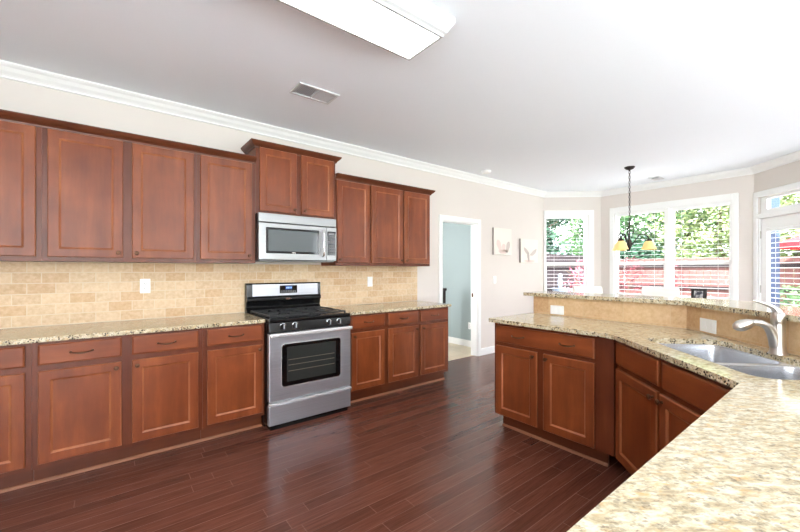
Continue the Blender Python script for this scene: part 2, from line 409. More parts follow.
foot = [(-2.62, 3.85), (6.36, 3.85), (7.18, 3.10), (7.18, .95), (6.43, .2), (6.43, -3.32), (-2.62, -3.32)]
struct(MB().poly([(-2.5, 3.79), (6.33, 3.79), (7.06, 3.08), (7.06, .98), (6.31, .22), (6.31, -3.2), (-2.5, -3.2)], -.1, 0).build('floor', 'floor'))
struct(box('floor_bounce_added', 'carpet', -2.5, 6.31, -3.2, -.9, .0005, .012))  # added pale floor, out of view, bounces light up to the ceiling
cl = struct(MB().poly([(-2.62, 5.9), (5.6, 5.9), (5.6, 3.85), (6.36, 3.85), (7.18, 3.10), (7.18, .95), (6.43, .2), (6.43, -3.32), (-2.62, -3.32)], ZC, ZC + .15).build('ceiling', 'ceil'))
per = [K0, B0, B1, B2, B3, E0, F0]
struct(sweep('trim_ceiling', 'white', per, [(0, ZC - .001), (.085, ZC - .001), (.085, ZC - .012), (.074, ZC - .022), (.06, ZC - .03), (.042, ZC - .052), (.022, ZC - .068), (.014, ZC - .078), (.014, ZC - .09), (0, ZC - .092)]))
bp = [(0, .0), (.014, .0), (.014, .09), (.008, .105), (0, .108)]
struct(sweep('baseboard_kitchen', 'white', [(4.512, YW), B0, B1, B2, (6.995, .935)], bp))
struct(sweep('baseboard_side', 'white', [(6.31, .24), E0, F0, K0, (-1.29, YW)], bp))
# hall behind the doorway
struct(box('wall_hall_right', 'blue', 4.88, 5.0, YW + T + .002, 5.9, 0, ZC - .001))
struct(box('wall_hall_end', 'blue', 2.6, 4.879, 5.78, 5.9, 0, ZC - .001))
wall('wall_hall_left', (2.6, YW + T + .002), (2.6, 5.78), 0, ZC - .001, [(.45, 1.5, .8, 2.2)], 'blue')
added_window('window_8', (2.6, YW + T + .002), (2.6, 5.78), .45, 1.5, .8, 2.2)  # unseen window added to go with the hall fill lamp
struct(box('wall_hall_return', 'blue', 4.56, 4.879, YW + T + .001, YW + T + .02, 0, ZC - .001))
struct(box('floor_hall', 'halltile', 2.6, 4.88, 3.7905, 5.78, -.1, -.002))
struct(box('baseboard_hall', 'white', 4.866, 4.8795, YW + T + .021, 5.78, 0, .108))
# door casing and jambs
d1 = MB()
d1.box(DX0 - .064, DX0, YW - .018, YW, 0, DZ + .064); d1.box(DX1, DX1 + .064, YW - .018, YW, 0, DZ + .064); d1.box(DX0, DX1, YW - .018, YW, DZ, DZ + .064)
d1.box(DX0, DX0 + .016, YW, YW + T, 0, DZ); d1.box(DX1 - .016, DX1, YW, YW + T, 0, DZ); d1.box(DX0 + .016, DX1 - .016, YW, YW + T, DZ - .016, DZ)
dd = struct(d1.build('door_1', 'white', bevel=.003)); 
box('strike_plate', 'bronze', DX1 - .019, DX1 - .0155, YW + .07, YW + .10, .90, .96, dd)

# windows of the bay: frame, sashes, pane, sill, casing
def dh_window(nm, p0, p1, a, b, z0, z1, rail=1.432):
    e = struct(win_frame(p0, p1)); e.name = nm
    f = MB()   # jamb liner
    f.box(a, a + .02, 0, T, z0, z1); f.box(b - .02, b, 0, T, z0, z1); f.box(a + .02, b - .02, 0, T, z1 - .02, z1); f.box(a + .02, b - .02, 0, T, z0, z0 + .02)
    f.build('frame', 'white', e)
    a2, b2, z2, z3 = a + .02, b - .02, z0 + .02, z1 - .02
    for nme, s0, s1, y in (('upper_sash', rail - .03, z3, .085), ('lower_sash', z2, rail + .03, .055)):
        m = MB(); w = .026
        m.box(a2, a2 + w, y, y + .028, s0, s1); m.box(b2 - w, b2, y, y + .028, s0, s1)
        m.box(a2 + w, b2 - w, y, y + .028, s1 - w if nme[0] == 'u' else s1 - .05, s1); m.box(a2 + w, b2 - w, y, y + .028, s0, s0 + (.05 if nme[0] == 'u' else w))
        so = m.build(nme, 'white', e)
        box('pane', 'glass', a2 + w - .005, b2 - w + .005, y + .012, y + .016, s0 + .02, s1 - .02, so)
    return e
w1 = dh_window('window_1', B0, B1, .03, .803, WZ0, WZ1); 
m = MB(); m.box(.803, .893, -.02, 0, WZ0, WZ1 + .09); m.box(.03, .803, -.02, 0, WZ1, WZ1 + .09); m.box(.004, .03, -.02, 0, WZ0, WZ1 + .09); m.build('casing', 'white', w1, bevel=.004)
box('sill', 'white',   .05, .90, -.06, -.0005, WZ0 - .025, WZ0, w1, bevel=.004)
w2 = dh_window('window_2', B1, B2, .223, .999, WZ0, WZ1)
w3 = dh_window('window_3', B1, B2, 1.046, 1.808, WZ0, WZ1)
casing(w2, .223, 1.808, WZ0, WZ1, .07, True, [(.999, 1.046)])

# glazed door and transom in the right-hand bay wall
e = struct(win_frame(B2, B3)); e.name = 'door_2'
m = MB(); m.box(.005, .065, -.02, 0, 0, 2.39); m.box(.985, 1.045, -.02, 0, 0, 2.39); m.box(.065, .985, -.02, 0, 2.31, 2.39); m.box(.065, .985, -.018, T, 2.02, 2.085)
m.box(.065, .085, 0, T, 0, 2.02); m.box(.965, .985, 0, T, 0, 2.02); m.build('casing', 'white', e, bevel=.004)
m = MB(); m.box(.065, .162, .03, .08, 2.085, 2.31); m.box(.89, .985, .03, .08, 2.085, 2.31); m.box(.162, .89, .03, .08, 2.085, 2.14); m.box(.162, .89, .03, .08, 2.28, 2.31); t2 = m.build('transom', 'white', e)
box('pane', 'glass', .16, .892, .05, .055, 2.135, 2.285, t2)
m = MB(); y0, y1 = .02, .065
m.box(.088, .175, y0, y1, .012, 2.015); m.box(.875, .962, y0, y1, .012, 2.015); m.box(.175, .875, y0, y1, 1.875, 2.015); m.box(.175, .875, y0, y1, .012, .25); lf = m.build('leaf', 'white', e, bevel=.003)
box('pane', 'glass', .173, .877, .045, .05, .245, 1.88, lf)
for z in (1.80, 1.06, .3): box('hinge', 'nickel', .066, .088, .006, .0195, z - .05, z + .05, e)
# outer jambs of the patio door; blue sky-tinted shade put into their colour
for nm_, a_, b_ in (('trim_4', -.03, .084), ('trim_5', .966, 1.06)): box('jamb', 'post', a_, b_, T + .001, .25, GZ0, 2.62, e).name = nm_
for o in e.children:
    if o.name.startswith('trim'): struct(o)
# unseen windows added behind the camera so light can enter there
for i, (a, b) in enumerate(((.7, 1.7), (3.2, 5.4), (6.4, 8.6))): added_window('window_%d' % (i + 4), E0, F0, a, b)
added_window('window_7', F0, K0, .6, 2.8)

# blinds: open white slats hung inside each bay window
def blind(label, p0, p1, a, b, z0, z1, y, group='open white slat blinds in the bay', tilt=.12, dep=.034):
    e = thing('window_blind', label, 'blind', (0, 0, 0), 0, group)
    p0 = Vector(p0); p1 = Vector(p1); d = (p1 - p0).normalized(); mid = p0 + d * (a + b) / 2; n = Vector((d.y, -d.x)); mid -= n * y
    e.location = (mid.x, mid.y, z0); e.rotation_euler = (0, 0, math.atan2(d.y, d.x)); h = z1 - z0; w = (b - a) / 2
    box('headrail', 'slat', -w, w, -.018, .018, h - .035, h, e)
    m = MB(); z = .03
    dz = dep / 2 * math.sin(tilt); dy = dep / 2 * math.cos(tilt)
    while z < h - .045:
        v = [m.bm.verts.new(p) for p in ((-w, -dy, z - dz), (w, -dy, z - dz), (w, dy, z + dz), (-w, dy, z + dz), (-w, -dy, z - dz + .0022), (w, -dy, z - dz + .0022), (w, dy, z + dz + .0022), (-w, dy, z + dz + .0022))]
        for f in ((0, 3, 2, 1), (4, 5, 6, 7), (0, 1, 5, 4), (1, 2, 6, 5), (2, 3, 7, 6), (3, 0, 4, 7)): m.bm.faces.new([v[i] for i in f])
        z += .066
    m.build('slats', 'slat', e)
    box('bottom_rail', 'slat', -w, w, -.014, .014, 0, .016, e)
    m = MB()
    for x in (-w * .62, w * .62): m.box(x - .0015, x + .0015, -.0175, -.0155, .01, h - .03)
    m.build('ladder_cord', 'slat', e)
blind('open white slat blind in the single window at the left of the bay', B0, B1, .055, .778, WZ0 + .021, WZ1 - .021, .03)
blind('open white slat blind in the window behind the hanging chandelier', B1, B2, .248, .974, WZ0 + .021, WZ1 - .021, .03)
blind('open white slat blind in the window behind the small black picture frame', B1, B2, 1.071, 1.783, WZ0 + .021, WZ1 - .021, .03)
blind('open white slat blind inside the glass of the white patio door', B2, B3, .18, .87, .26, 1.87, .034, tilt=.5, dep=.018)

# ------------------------------------------------------------------ cabinets
def door_mesh(w, h, t=.02, rail=.056):
    EDGE = (1, 4)
    mb = MB(); bm = mb.bm; rec = .009; b = .0055
    def ring(i, y): return [bm.verts.new(p) for p in ((i, y, i), (w - i, y, i), (w - i, y, h - i), (i, y, h - i))]
    rs = [ring(0, 0), ring(0, -t + b), ring(b * .8, -t), ring(rail - .002, -t), ring(rail, -t + .0006), ring(rail + .011, -t + rec)]
    for q_, (a, c) in enumerate(zip(rs, rs[1:])):
        for i in range(4): bm.faces.new((a[i], a[(i + 1) % 4], c[(i + 1) % 4], c[i])).material_index = 1 if q_ in EDGE else 0
    bm.faces.new(rs[0]); bm.faces.new(rs[-1]); return mb
def slab_mesh(w, h, t=.02):
    EDGE = (1,)
    mb = MB(); bm = mb.bm
    def ring(i, y): return [bm.verts.new(p) for p in ((i, y, i), (w - i, y, i), (w - i, y, h - i), (i, y, h - i))]
    rs = [ring(0, 0), ring(0, -t + .007), ring(.003, -t + .003), ring(.009, -t)]
    for q_, (a, c) in enumerate(zip(rs, rs[1:])):
        for i in range(4): bm.faces.new((a[i], a[(i + 1) % 4], c[(i + 1) % 4], c[i])).material_index = 1 if q_ in EDGE else 0
    bm.faces.new(rs[0]); bm.faces.new(rs[-1]); return mb
def knob(parent, x, z):
    return MB().lathe([(.0085, 0), (.006, -.004), (.005, -.014), (.012, -.019), (.0145, -.024), (.012, -.029), (.005, -.031)], (0, 0, 0), 'y', 16).build('knob', 'bronze', parent, (x, -.0205, z), smooth=True)
def pull(parent, x, z, w=.105):
    pts = []; n = 14
    for i in range(n + 1):
        u = i / n * 2 - 1; pts.append((u * w / 2, -.004 - .024 * (1 - u ** 4), -.006 * (1 - u * u)))
    m = MB().tube(pts, [.0035 + .0025 * (1 - abs(i / n * 2 - 1)) for i in range(n + 1)], 8)
    for sg in (-1, 1): m.lathe([(.0075, 0), (.0075, -.004), (.004, -.007)], (sg * w / 2, 0, 0), 'y', 12)
    return m.build('pull', 'bronze', parent, (x, -.0205, z), smooth=True)
def cabinet(label, loc, rotz, w, dep, h, doors, drawers=(), toe=False, wall_=False, name=None, group=None, carcass=None, frame=True, ends=()):
    e = thing(name or ('wall_cabinet' if wall_ else 'base_cabinet'), label, 'cabinet', loc, rotz, group)
    zb = .115 if toe else 0
    if carcass is None:
        MB().box(0, w, .019, dep, zb, h).build('carcass', 'wood', e)
    else: carcass(e)
    if frame:
        xs = [0] + [x for d in doors for x in (d[0], d[1])] + [w]
        m = MB(); m.box(0, doors[0][0] + .012, 0, .0185, zb, h); m.box(doors[-1][1] - .012, w, 0, .0185, zb, h)
        for a, b in zip(doors, doors[1:]): m.box(a[1] - .012, b[0] + .012, 0, .0185, zb, h)
        for a in doors:
            x0, x1 = a[0] + .012, a[1] - .012
            m.box(x0, x1, 0, .0185, zb, a[2] + .012); m.box(x0, x1, 0, .0185, h - .03, h)
            if drawers: m.box(x0, x1, 0, .0185, a[3] - .012, drawers[0][2] + .012)
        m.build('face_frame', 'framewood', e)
    for x0, x1, z0, z1, kx, kz in doors:
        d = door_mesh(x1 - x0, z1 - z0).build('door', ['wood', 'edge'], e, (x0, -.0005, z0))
        if kx: knob(d, (.028 if kx == 'l' else x1 - x0 - .028), (.035 if kz == 'b' else z1 - z0 - .035))
    for x0, x1, z0, z1, ps in drawers:
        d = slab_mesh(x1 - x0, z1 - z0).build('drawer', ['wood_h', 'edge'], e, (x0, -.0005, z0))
        for p in ps: pull(d, p - x0, (z1 - z0) / 2)
    if toe:
        x0, x1 = (ends if ends else (0, w))
        box('toe_kick', 'toe', x0, x1, .075, .09, 0, .1145, e)
    return e
FB = 3.1206; DB = 3.725 - FB; HB = .882
DZ0, DZ1, WZA, WZB = .144, .707, .743, .868
def base(label, x0, x1, doors, **k):
    ds = [(a - x0, b - x0, DZ0, DZ1, s, 't') for a, b, s in doors]; dr = [(a - x0, b - x0, WZA, WZB, [(a + b) / 2 - x0]) for a, b, s in doors]
    return cabinet(label, (x0, FB, 0), 0, x1 - x0, DB, HB, ds, dr, toe=True, group='base cabinets along the kitchen wall', **k)
base('cherry base cabinet at the far left, cut off by the left edge of the photo', -1.28, -.362, [(-1.25, -.85, 'r'), (-.79, -.39, 'l')])
base('wide cherry base cabinet left of the range with two doors and two drawers', -.361, .559, [(-.334, .07, 'r'), (.127, .529, 'l')])
base('narrow cherry base cabinet with one door directly left of the range', .56, 1.019, [(.59, 1.0, 'r')])
base('narrow cherry base cabinet with one door directly right of the range', 1.799, 2.268, [(1.848, 2.245, 'l')])
base('cherry base cabinet with two doors at the end beside the doorway', 2.269, 3.19, [(2.292, 2.70, 'r'), (2.74, 3.167, 'l')])
FU = 3.401; DU = 3.725 - FU; UZ = 1.38; UH = .905
def upper(label, x0, x1, doors, z0=UZ, h=UH, dz=(1.41, 2.263), **k):
    ds = [(a - x0, b - x0, dz[0] - z0, dz[1] - z0, s, 'b') for a, b, s in doors]
    return cabinet(label, (x0, FU, z0), 0, x1 - x0, DU, h, ds, wall_=True, group='wall cabinets along the kitchen wall', **k)
upper('cherry wall cabinet at the far left, cut off by the left edge of the photo', -1.28, -.347, [(-1.25, -.84, 'r'), (-.785, -.374, 'l')])
upper('wide cherry wall cabinet with two doors above the left backsplash outlet', -.346, .567, [(-.318, .085, 'r'), (.138, .544, 'l')])
upper('single door cherry wall cabinet directly left of the microwave', .568, 1.032, [(.591, 1.0, 'r')])
mc = upper('raised cherry wall cabinet with two short doors above the microwave', 1.0335, 1.8305, [(1.066, 1.413, 'r'), (1.458, 1.808, 'l')], 1.829, .612, (1.854, 2.425))
upper('single door cherry wall cabinet directly right of the microwave', 1.832, 2.2555, [(1.845, 2.245, 'l')], 1.366, .905, (1.396, 2.249))
upper('cherry wall cabinet with two doors nearest the doorway', 2.2565, 3.15, [(2.267, 2.71, 'r'), (2.731, 3.136, 'l')], 1.366, .905, (1.396, 2.249))
cp = [(0, 0), (.012, 0), (.014, .010), (.022, .018), (.036, .030), (.046, .044), (.05, .050), (.05, .058), (0, .058)]
def ccrown(path, z, parent=None, s=1.0): return sweep('crown_molding', 'crownwood', path, [(o * s, z + q * s) for o, q in cp], parent)
o = ccrown([(-1.28, FU), (1.0325, FU)], UZ + UH - .02); tag(o, 'dark cherry crown strip over the left wall cabinets', 'cabinet molding', 'crown strips on the wall cabinets')
o = ccrown([(1.8315, FU), (3.151, FU), (3.151, YW - .002)], 1.366 + UH - .02); tag(o, 'dark cherry crown strip over the wall cabinets right of the microwave', 'cabinet molding', 'crown strips on the wall cabinets')
mcr = ccrown([(1.0335 - 1.0335, .285), (0, 0), (.797, 0), (.797, .285)], .588, mc, 1.0)
mcr['label'] = 'dark crown that wraps the raised cabinet'
m = MB(); sh = [(0, 0), (.014, 0), (.013, .008), (.008, .015), (0, .018)]
struct(sweep('trim_1', 'shoe', [(-1.28, FB + .0745), (1.019, FB + .0745)], sh)); struct(sweep('trim_2', 'shoe', [(1.80, FB + .0745), (3.19, FB + .0745)], sh))

# peninsula
AX = 2.567
def filler(e): MB().box(0, .94, .019, .575, .115, HB).build('carcass', 'wood', e)
pa = cabinet('cherry peninsula cabinet with one wide drawer over two doors', (AX, 1.965, 0), -PI / 2, .94, .575, HB,
        [(.026, .40, .125, .695, 'r', 't'), (.452, .822, .125, .695, 'l', 't')], [(.026, .822, .725, .86, [.237, .637])], toe=True, ends=(.03, .875), carcass=filler, name='peninsula_cabinet')
s2 = struct(sweep('trim_3', 'shoe', [(AX + .0745, 1.935), (AX + .0745, 1.09)], sh, side=1))
bx0, by0 = 2.547 + .02 * S, 1.018 - .02 * S
def bcar(e):
    out = [(2.570, 1.0), (3.146, 1.0), (3.146, .799), (2.0, -.347), (1.815, -.347), (1.815, .245)]
    R = Matrix.Rotation(3 * PI / 4, 2); l = [tuple(R @ (Vector(p) - Vector((bx0, by0)))) for p in out]
    m = MB(); rings = [[(p[0], p[1], z) for p in l] for z in (.115, HB)]
    m.loft(rings, cap=False); m.bm.faces.new([m.bm.verts.new((p[0], p[1], .115)) for p in l])
    m.build('carcass', 'wood', e)
def bframe_cab():
    e = cabinet('angled cherry sink cabinet across the corner of the peninsula', (bx0, by0, 0), -3 * PI / 4, 1.04, .5, HB,
        [(.02, .478, .125, .695, 'r', 't'), (.502, .96, .125, .695, 'l', 't')], [(.02, .485, .725, .86, []), (.525, .97, .725, .86, [])], toe=True, carcass=bcar, ends=(.06, .98), name='sink_cabinet')
    return e
sinkcab = bframe_cab()
cabinet('cherry base cabinet under the near end of the peninsula counter', (1.77, .263 - .02, 0), PI, 1.33, .585, HB,
        [(.03, .62, .125, .695, 'r', 't'), (.68, 1.28, .125, .695, 'l', 't')], [(.03, .62, .725, .86, [.32]), (.68, 1.28, .725, .86, [.98])], toe=True, name='peninsula_cabinet')
# half wall behind the peninsula, tiled towards the sink, with a granite bar ledge on top
HW = [(3.1535, 1.968), (3.1535, .790), (2.0025, -.361)]
ang = HW[1:]
struct(MB().poly([(3.163, 1.968), (3.163, .786), (2.016, -.361), (2.170, -.361), (3.273, .742), (3.273, 1.968)], 0, 1.0755).build('wall_peninsula', 'wall'))
struct(box('wall_backsplash_bar', 'tile_big', 0, 1.178, -.0085, 0, .9145, 1.0755, loc=(3.1625, 1.968, 0), rotz=-PI / 2))
struct(box('wall_backsplash_sink', 'tile_big', .0, 1.62, -.0085, 0, .9145, 1.0755, loc=(3.1625, .7865, 0), rotz=-3 * PI / 4))
hole = None
def diag(t, n, o=(2.517, 1.018)): return (o[0] - S * t + S * n, o[1] - S * t - S * n)
hole = [diag(t, n) for t, n in rrect(.13, .965, .115, .530, .075, 8)]
def rc(p, a, b, r=.05, n=5):  # rounded plan corner
    p, a, b = Vector(p), Vector(a), Vector(b); u = p + (a - p).normalized() * r; v = p + (b - p).normalized() * r
    return [tuple((1 - t) ** 2 * u + 2 * t * (1 - t) * p + t * t * v) for t in [i / n for i in range(n + 1)]]
outer = [*rc((2.517, 1.998), (2.517, 1.0), (3.1, 1.998), .02), (3.1530, 1.998), (3.1530, .7905), (2.0015, -.361), (.42, -.361), (.42, .293), (1.792, .293), *rc((2.517, 1.018), (1.792, .293), (2.517, 1.978), .10)]
ctr = MB().poly(outer, .884, .914, [hole]).build('countertop', 'granite', bevel=.005)
tag(ctr, 'speckled cream granite counter of the peninsula that holds the sink', 'countertop')
for x0, x1, lab in ((-1.285, 1.020, 'speckled granite counter left of the range'), (1.797, 3.215, 'short speckled granite counter right of the range')):
    o = box('countertop', 'granite', x0, x1, 3.088, YW - .0105, .884, .914, bevel=.005); tag(o, lab, 'countertop')
led = MB().poly([*rc((3.12, 2.062), (3.12, 1.5), (3.4, 2.062), .02), *rc((3.52, 2.062), (3.2, 2.062), (3.52, 1.5), .05), (3.52, .64), (2.44, -.44), (1.877, -.44), (3.12, .803)], 1.0765, 1.1065).build('bar_ledge', 'granite', bevel=.005)
tag(led, 'raised granite bar ledge on the tiled half wall behind the sink', 'bar ledge')
# kitchen backsplash
struct(box('wall_backsplash_kitchen', 'tile', -1.285, 3.217, 3.7165, 3.7255, .9145, 1.379))

# sink
sk = thing('sink', 'double bowl stainless steel sink set into the peninsula counter', 'sink', (2.517, 1.018, .66), -3 * PI / 4)
# local: x along the counter edge, -y... after turning, local +y points away from the room
def bowl(x0, x1, y0, y1):
    m = MB(); r = .07; rings = []
    for ins, z in ((-.004, .2225), (0, .2215), (.004, .19), (.010, .08), (.018, .045), (.035, .028), (.06, .022), (.1, .019)):
        rings.append([(x, y, z) for x, y in rrect(x0 + ins, x1 - ins, y0 + ins, y1 - ins, max(r - ins * .3, .03), 7)])
    m.loft(rings, cap=False); m.bm.faces.new([m.bm.verts.new(p) for p in rings[-1]])
    bmesh.ops.remove_doubles(m.bm, verts=m.bm.verts, dist=1e-5)
    o = m.build('bowl', 'sink', sk, smooth=True)
    MB().lathe([(.045, .0195), (.045, .022), (.036, .022), (.034, .0205)], ((x0 + x1) / 2, (y0 + y1) / 2, 0), 'z', 20).build('drain', 'chrome', o, smooth=True)
def my(n): return n
bw = [(.135, .585), (.62, .96)]
for a, b in bw: bowl(a, b, .12, .525)
MB().poly(rrect(.10, .995, .085, .56, .08, 6), .2215, .2235, [rrect(a, b, .12, .525, .07, 7) for a, b in bw]).build('flange', 'bright', sk)

# faucet
fx, fy = 2.5435, .2765
fa = thing('faucet', 'brushed nickel pull out kitchen faucet behind the sink', 'faucet', (fx, fy, .9145), -3 * PI / 4)
# local -y points to the room side
MB().lathe([(.036, 0), (.036, .006), (.032, .012), (.0285, .04), (.0275, .09), (.027, .138), (.0262, .146), (.0262, .149), (.0275, .152), (.0275, .172), (.026, .190), (.020, .204), (.008, .211)], (0, 0, 0), 'z', 28).build('body', 'nickel', fa, smooth=True)
sp = [(0, -.010, .035), (0, -.016, .07), (0, -.028, .105), (0, -.048, .134), (0, -.074, .148), (0, -.100, .151), (0, -.118, .148)]
so = MB().tube(sp, [.024, .0235, .021, .018, .0155, .0145, .0145], 16).build('spout', 'nickel', fa, smooth=True)
MB().tube([(0, -.108, .150), (0, -.116, .149), (0, -.130, .145), (0, -.150, .139), (0, -.168, .132), (0, -.180, .124), (0, -.186, .116)], [.013, .017, .0235, .0275, .0275, .023, .013], 16).build('spray_head', 'nickel', so, smooth=True)
MB().tube([(0, .004, .165), (0, .006, .185), (0, -.004, .208), (0, -.024, .226), (0, -.052, .241), (0, -.084, .252), (0, -.112, .259)], [.022, .0215, .0165, .0115, .009, .0065, .0045], 14).build('handle', 'nickel', fa, smooth=True)

# ------------------------------------------------------------------ range
RX, RW = 1.0265, .7635
rg = thing('range', 'stainless steel and black gas range between the base cabinets', 'range', (RX, 3.026, 0))
MB().box(0, RW, .045, .69, .03, .885).box(.02, RW - .02, .02, .66, .0, .03).build('body', 'black', rg)
ct = MB().box(0, RW, .0, .62, .885, .916).build('cooktop', 'black', rg, bevel=.008)
cpn = MB(); cpn.loft([[(x, y, z) for x in ()] for _ in ()], cap=False) if False else None
pm = MB(); v = [(0.0, .045), (-.004, .045), (-.004, .79)]
m = MB(); prof = [(.045, .806), (-.002, .806), (.006, .884), (.045, .884)]
m.loft([[(0, y, z) for y, z in prof], [(RW, y, z) for y, z in prof]]).build('control_panel', 'black', rg, bevel=.003)
for x in (.117, .222, .542, .643):
    k = MB().lathe([(.024, 0), (.024, -.004), (.019, -.008), (.018, -.022), (.015, -.026)], (0, 0, 0), 'y', 20)
    k = k.build('burner_knob', 'black', rg, (x, .002, .85), smooth=True); box('pointer', 'steel', -.005, .005, -.031, -.02, -.018, .018, k, bevel=.002)
    MB().lathe([(.0265, .001), (.0265, -.002), (.0245, -.0025), (.0245, .001)], (0, 0, 0), 'y', 20, cap=False).build('knob_ring', 'chrome', k)
dr = MB(); dr.box(0, RW, -.002, .044, .236, .795)
od = dr.build('oven_door', 'steel', rg, bevel=.006)
MB().poly(rrect(.09, .668, .335, .715, .03, 5), -.003, .004).build('window_trim', 'steel', od)
wt = None
def face_panel(name, mt, x0, x1, z0, z1, y, t, r, parent, n=5):
    m = MB(); pts = rrect(x0, x1, z0, z1, r, n)
    m.loft([[(a, y, b) for a, b in pts], [(a, y - t, b) for a, b in pts]]); return m.build(name, mt, parent)
for o in list(od.children): bpy.data.objects.remove(o)
face_panel('window_trim', 'bright', .097, .661, .341, .708, -.001, .004, .03, od)
face_panel('window_border', 'blackglass', .104, .654, .348, .701, -.001, .0055, .026, od)
wi = mat('oven_window_glass', (44, 46, 44), .08); M['ovenglass'] = wi
face_panel('window_glass', 'ovenglass', .148, .606, .384, .676, -.001, .0062, .006, od)
m = MB()
for z in (.47, .52, .565): m.box(.16, .59, -.0078, -.0071, z, z + .004)
m.build('oven_rack', mat('rack_behind_glass', (122, 112, 96), .3, .3), od)
hb = MB().box(0, RW, -.042, -.012, .769, .800).build('handle', 'bright', od, bevel=.008)
MB().box(.03, .06, -.014, -.0015, .774, .794).build('handle_mount', 'steel', hb)
box('handle_mount', 'steel', RW - .06, RW - .03, -.014, -.0015, .774, .794, hb)
sdw = MB().box(0, RW, -.002, .044, .042, .206).build('storage_drawer', 'steel', rg, bevel=.005)
lip = MB(); prof = [(-.004, .207), (-.018, .212), (-.018, .222), (.02, .230), (.02, .207)]
lip.loft([[(0, y, z) for y, z in prof], [(RW, y, z) for y, z in prof]]).build('drawer_lip', 'bright', sdw)
# backguard
m = MB(); prof = [(.62, .90), (.69, .90), (.69, 1.185), (.675, 1.192), (.640, 1.192), (.628, 1.180), (.624, 1.06), (.612, 1.045), (.612, 1.02), (.630, 1.01), (.640, .96), (.62, .93)]
bgd = m.loft([[(0, y, z) for y, z in prof], [(RW, y, z) for y, z in prof]]).build('backguard', 'black', rg, bevel=.004)
m = MB(); prof = [(.626, 1.066), (.622, 1.066), (.6255, 1.178), (.640, 1.1875), (.641, 1.185)]
m.loft([[(.055, y, z) for y, z in prof], [(RW - .035, y, z) for y, z in prof]]).build('steel_face', 'steel', bgd)
dp = box('display', 'blackglass', .318, .498, .619, .626, 1.088, 1.165, bgd)
box('screen', 'lcd', .375, .445, .6180, .6188, 1.125, 1.158, dp)
m = MB()
for i, x in enumerate((.390, .404, .421, .435)): m.box(x - .004, x + .004, .6172, .6178, 1.134, 1.150)
m.build('clock_digits', 'digit', dp)
m = MB()
for r_ in range(2):
    for c_ in range(9): m.box(.327 + c_ * .018, .339 + c_ * .018, .6176, .6188, 1.096 + r_ * .012, 1.103 + r_ * .012)
m.build('keypad', 'grey', dp)
box('badge', 'chrome', .375, .425, .6095, .6115, 1.026, 1.04, bgd)
# burners and grates
for gx in (.03, .395):
    g = MB(); x0, x1, y0, y1, zt = gx, gx + .338, .055, .585, .938
    b = .006
    for x in (x0, x1): g.box(x - b, x + b, y0, y1, zt - .012, zt)
    for y in (y0, (y0 + y1) / 2, y1): g.box(x0, x1, y - b, y + b, zt - .012, zt)
    for cy in (y0 + .132, y1 - .132):
        g.box(x0, x0 + .115, cy - b, cy + b, zt - .012, zt); g.box(x1 - .115, x1, cy - b, cy + b, zt - .012, zt)
        cx = (x0 + x1) / 2; g.box(cx - b, cx + b, cy - .13, cy - .05, zt - .012, zt); g.box(cx - b, cx + b, cy + .05, cy + .13, zt - .012, zt)
    for x in (x0, x1):
        for y in (y0, y1): g.box(x - b, x + b, y - b, y + b, .9162, zt)
    g.build('grate', 'grate', rg, bevel=.002)
    for cy in (.187, .453): MB().lathe([(.062, .9162), (.062, .918), (.05, .920), (.046, .926), (.034, .927), (.034, .932), (.03, .934)], (gx + .169, cy, 0), 'z', 24).build('burner', 'grate', rg, smooth=True)

# ------------------------------------------------------------------ microwave
mw = thing('microwave', 'stainless steel over the range microwave under the raised cabinet', 'microwave', (1.035, 3.316, 1.40))
MW = .763
MB().box(.001, MW - .001, .03, .409, .006, .426).build('case', 'black', mw)
MB().box(0, MW, .0, .03, .347, .427).build('vent_grille', 'steel_mid', mw, bevel=.004)
MB().box(0, .652, -.004, .03, .012, .342).build('door', 'steel_mid', mw, bevel=.005)
face_panel('window_border', 'blackglass', .062, .572, .070, .302, -.003, .0035, .008, mw)
face_panel('window_glass', mat('smoked_glass', (92, 98, 100), .07), .082, .552, .090, .282, -.003, .0045, .004, mw)
MB().box(.655, MW, -.004, .03, .012, .342).build('control_side', 'steel_mid', mw, bevel=.004)
pn = face_panel('control_panel', 'blackglass', .662, .75, .066, .300, -.0035, .003, .004, mw)
box('display', 'grey', .672, .738, -.0078, -.0068, .262, .286, pn)
m = MB()
for r_ in range(6):
    for c_ in range(3): m.box(.672 + c_ * .024, .690 + c_ * .024, -.0078, -.0067, .086 + r_ * .027, .098 + r_ * .027)
m.build('keypad', mat('dark_keypad', (62, 62, 64), .4), pn)
box('badge', 'chrome', .30, .335, -.0078, -.0065, .075, .083, mw)
h = MB().tube([(0, -.006, .05), (0, -.034, .062), (0, -.042, .09), (0, -.042, .265), (0, -.034, .292), (0, -.006, .304)], .0105, 12).build('handle', 'chrome', mw, (.608, 0, 0), smooth=True)
MB().box(.02, MW - .02, .02, .40, .0, .006).build('bottom_panel', 'grey', mw)

# ------------------------------------------------------------------ ceiling things
fl = thing('ceiling_light', 'long fluorescent ceiling light with a white crown frame', 'ceiling light', (.862, 1.65, 2.6), 0)
fx0, fx1, fy0, fy1, zd = .25, 1.474, 1.515, 1.782, 2.645 - 2.6
zt = ZC - .001 - 2.6
pr = [(0, zd), (.002, zd - .006), (.016, zd - .006), (.022, zd + .008), (.034, zd + .016), (.044, zd + .034), (.056, zd + .054), (.062, zd + .064), (.066, zd + .07), (.066, zt), (0, zt)]
cx, cy = .862, 1.65
pth = [(fx0 - cx, fy0 - cy), (fx0 - cx, fy1 - cy), (fx1 - cx, fy1 - cy), (fx1 - cx, fy0 - cy)]
mb = MB(); P = [Vector(p) for p in pth]; rings = []
for i in range(4):
    sx = -1 if P[i].x < 0 else 1; sy = -1 if P[i].y < 0 else 1
    rings.append([(P[i].x + sx * o, P[i].y + sy * o, z) for o, z in pr])
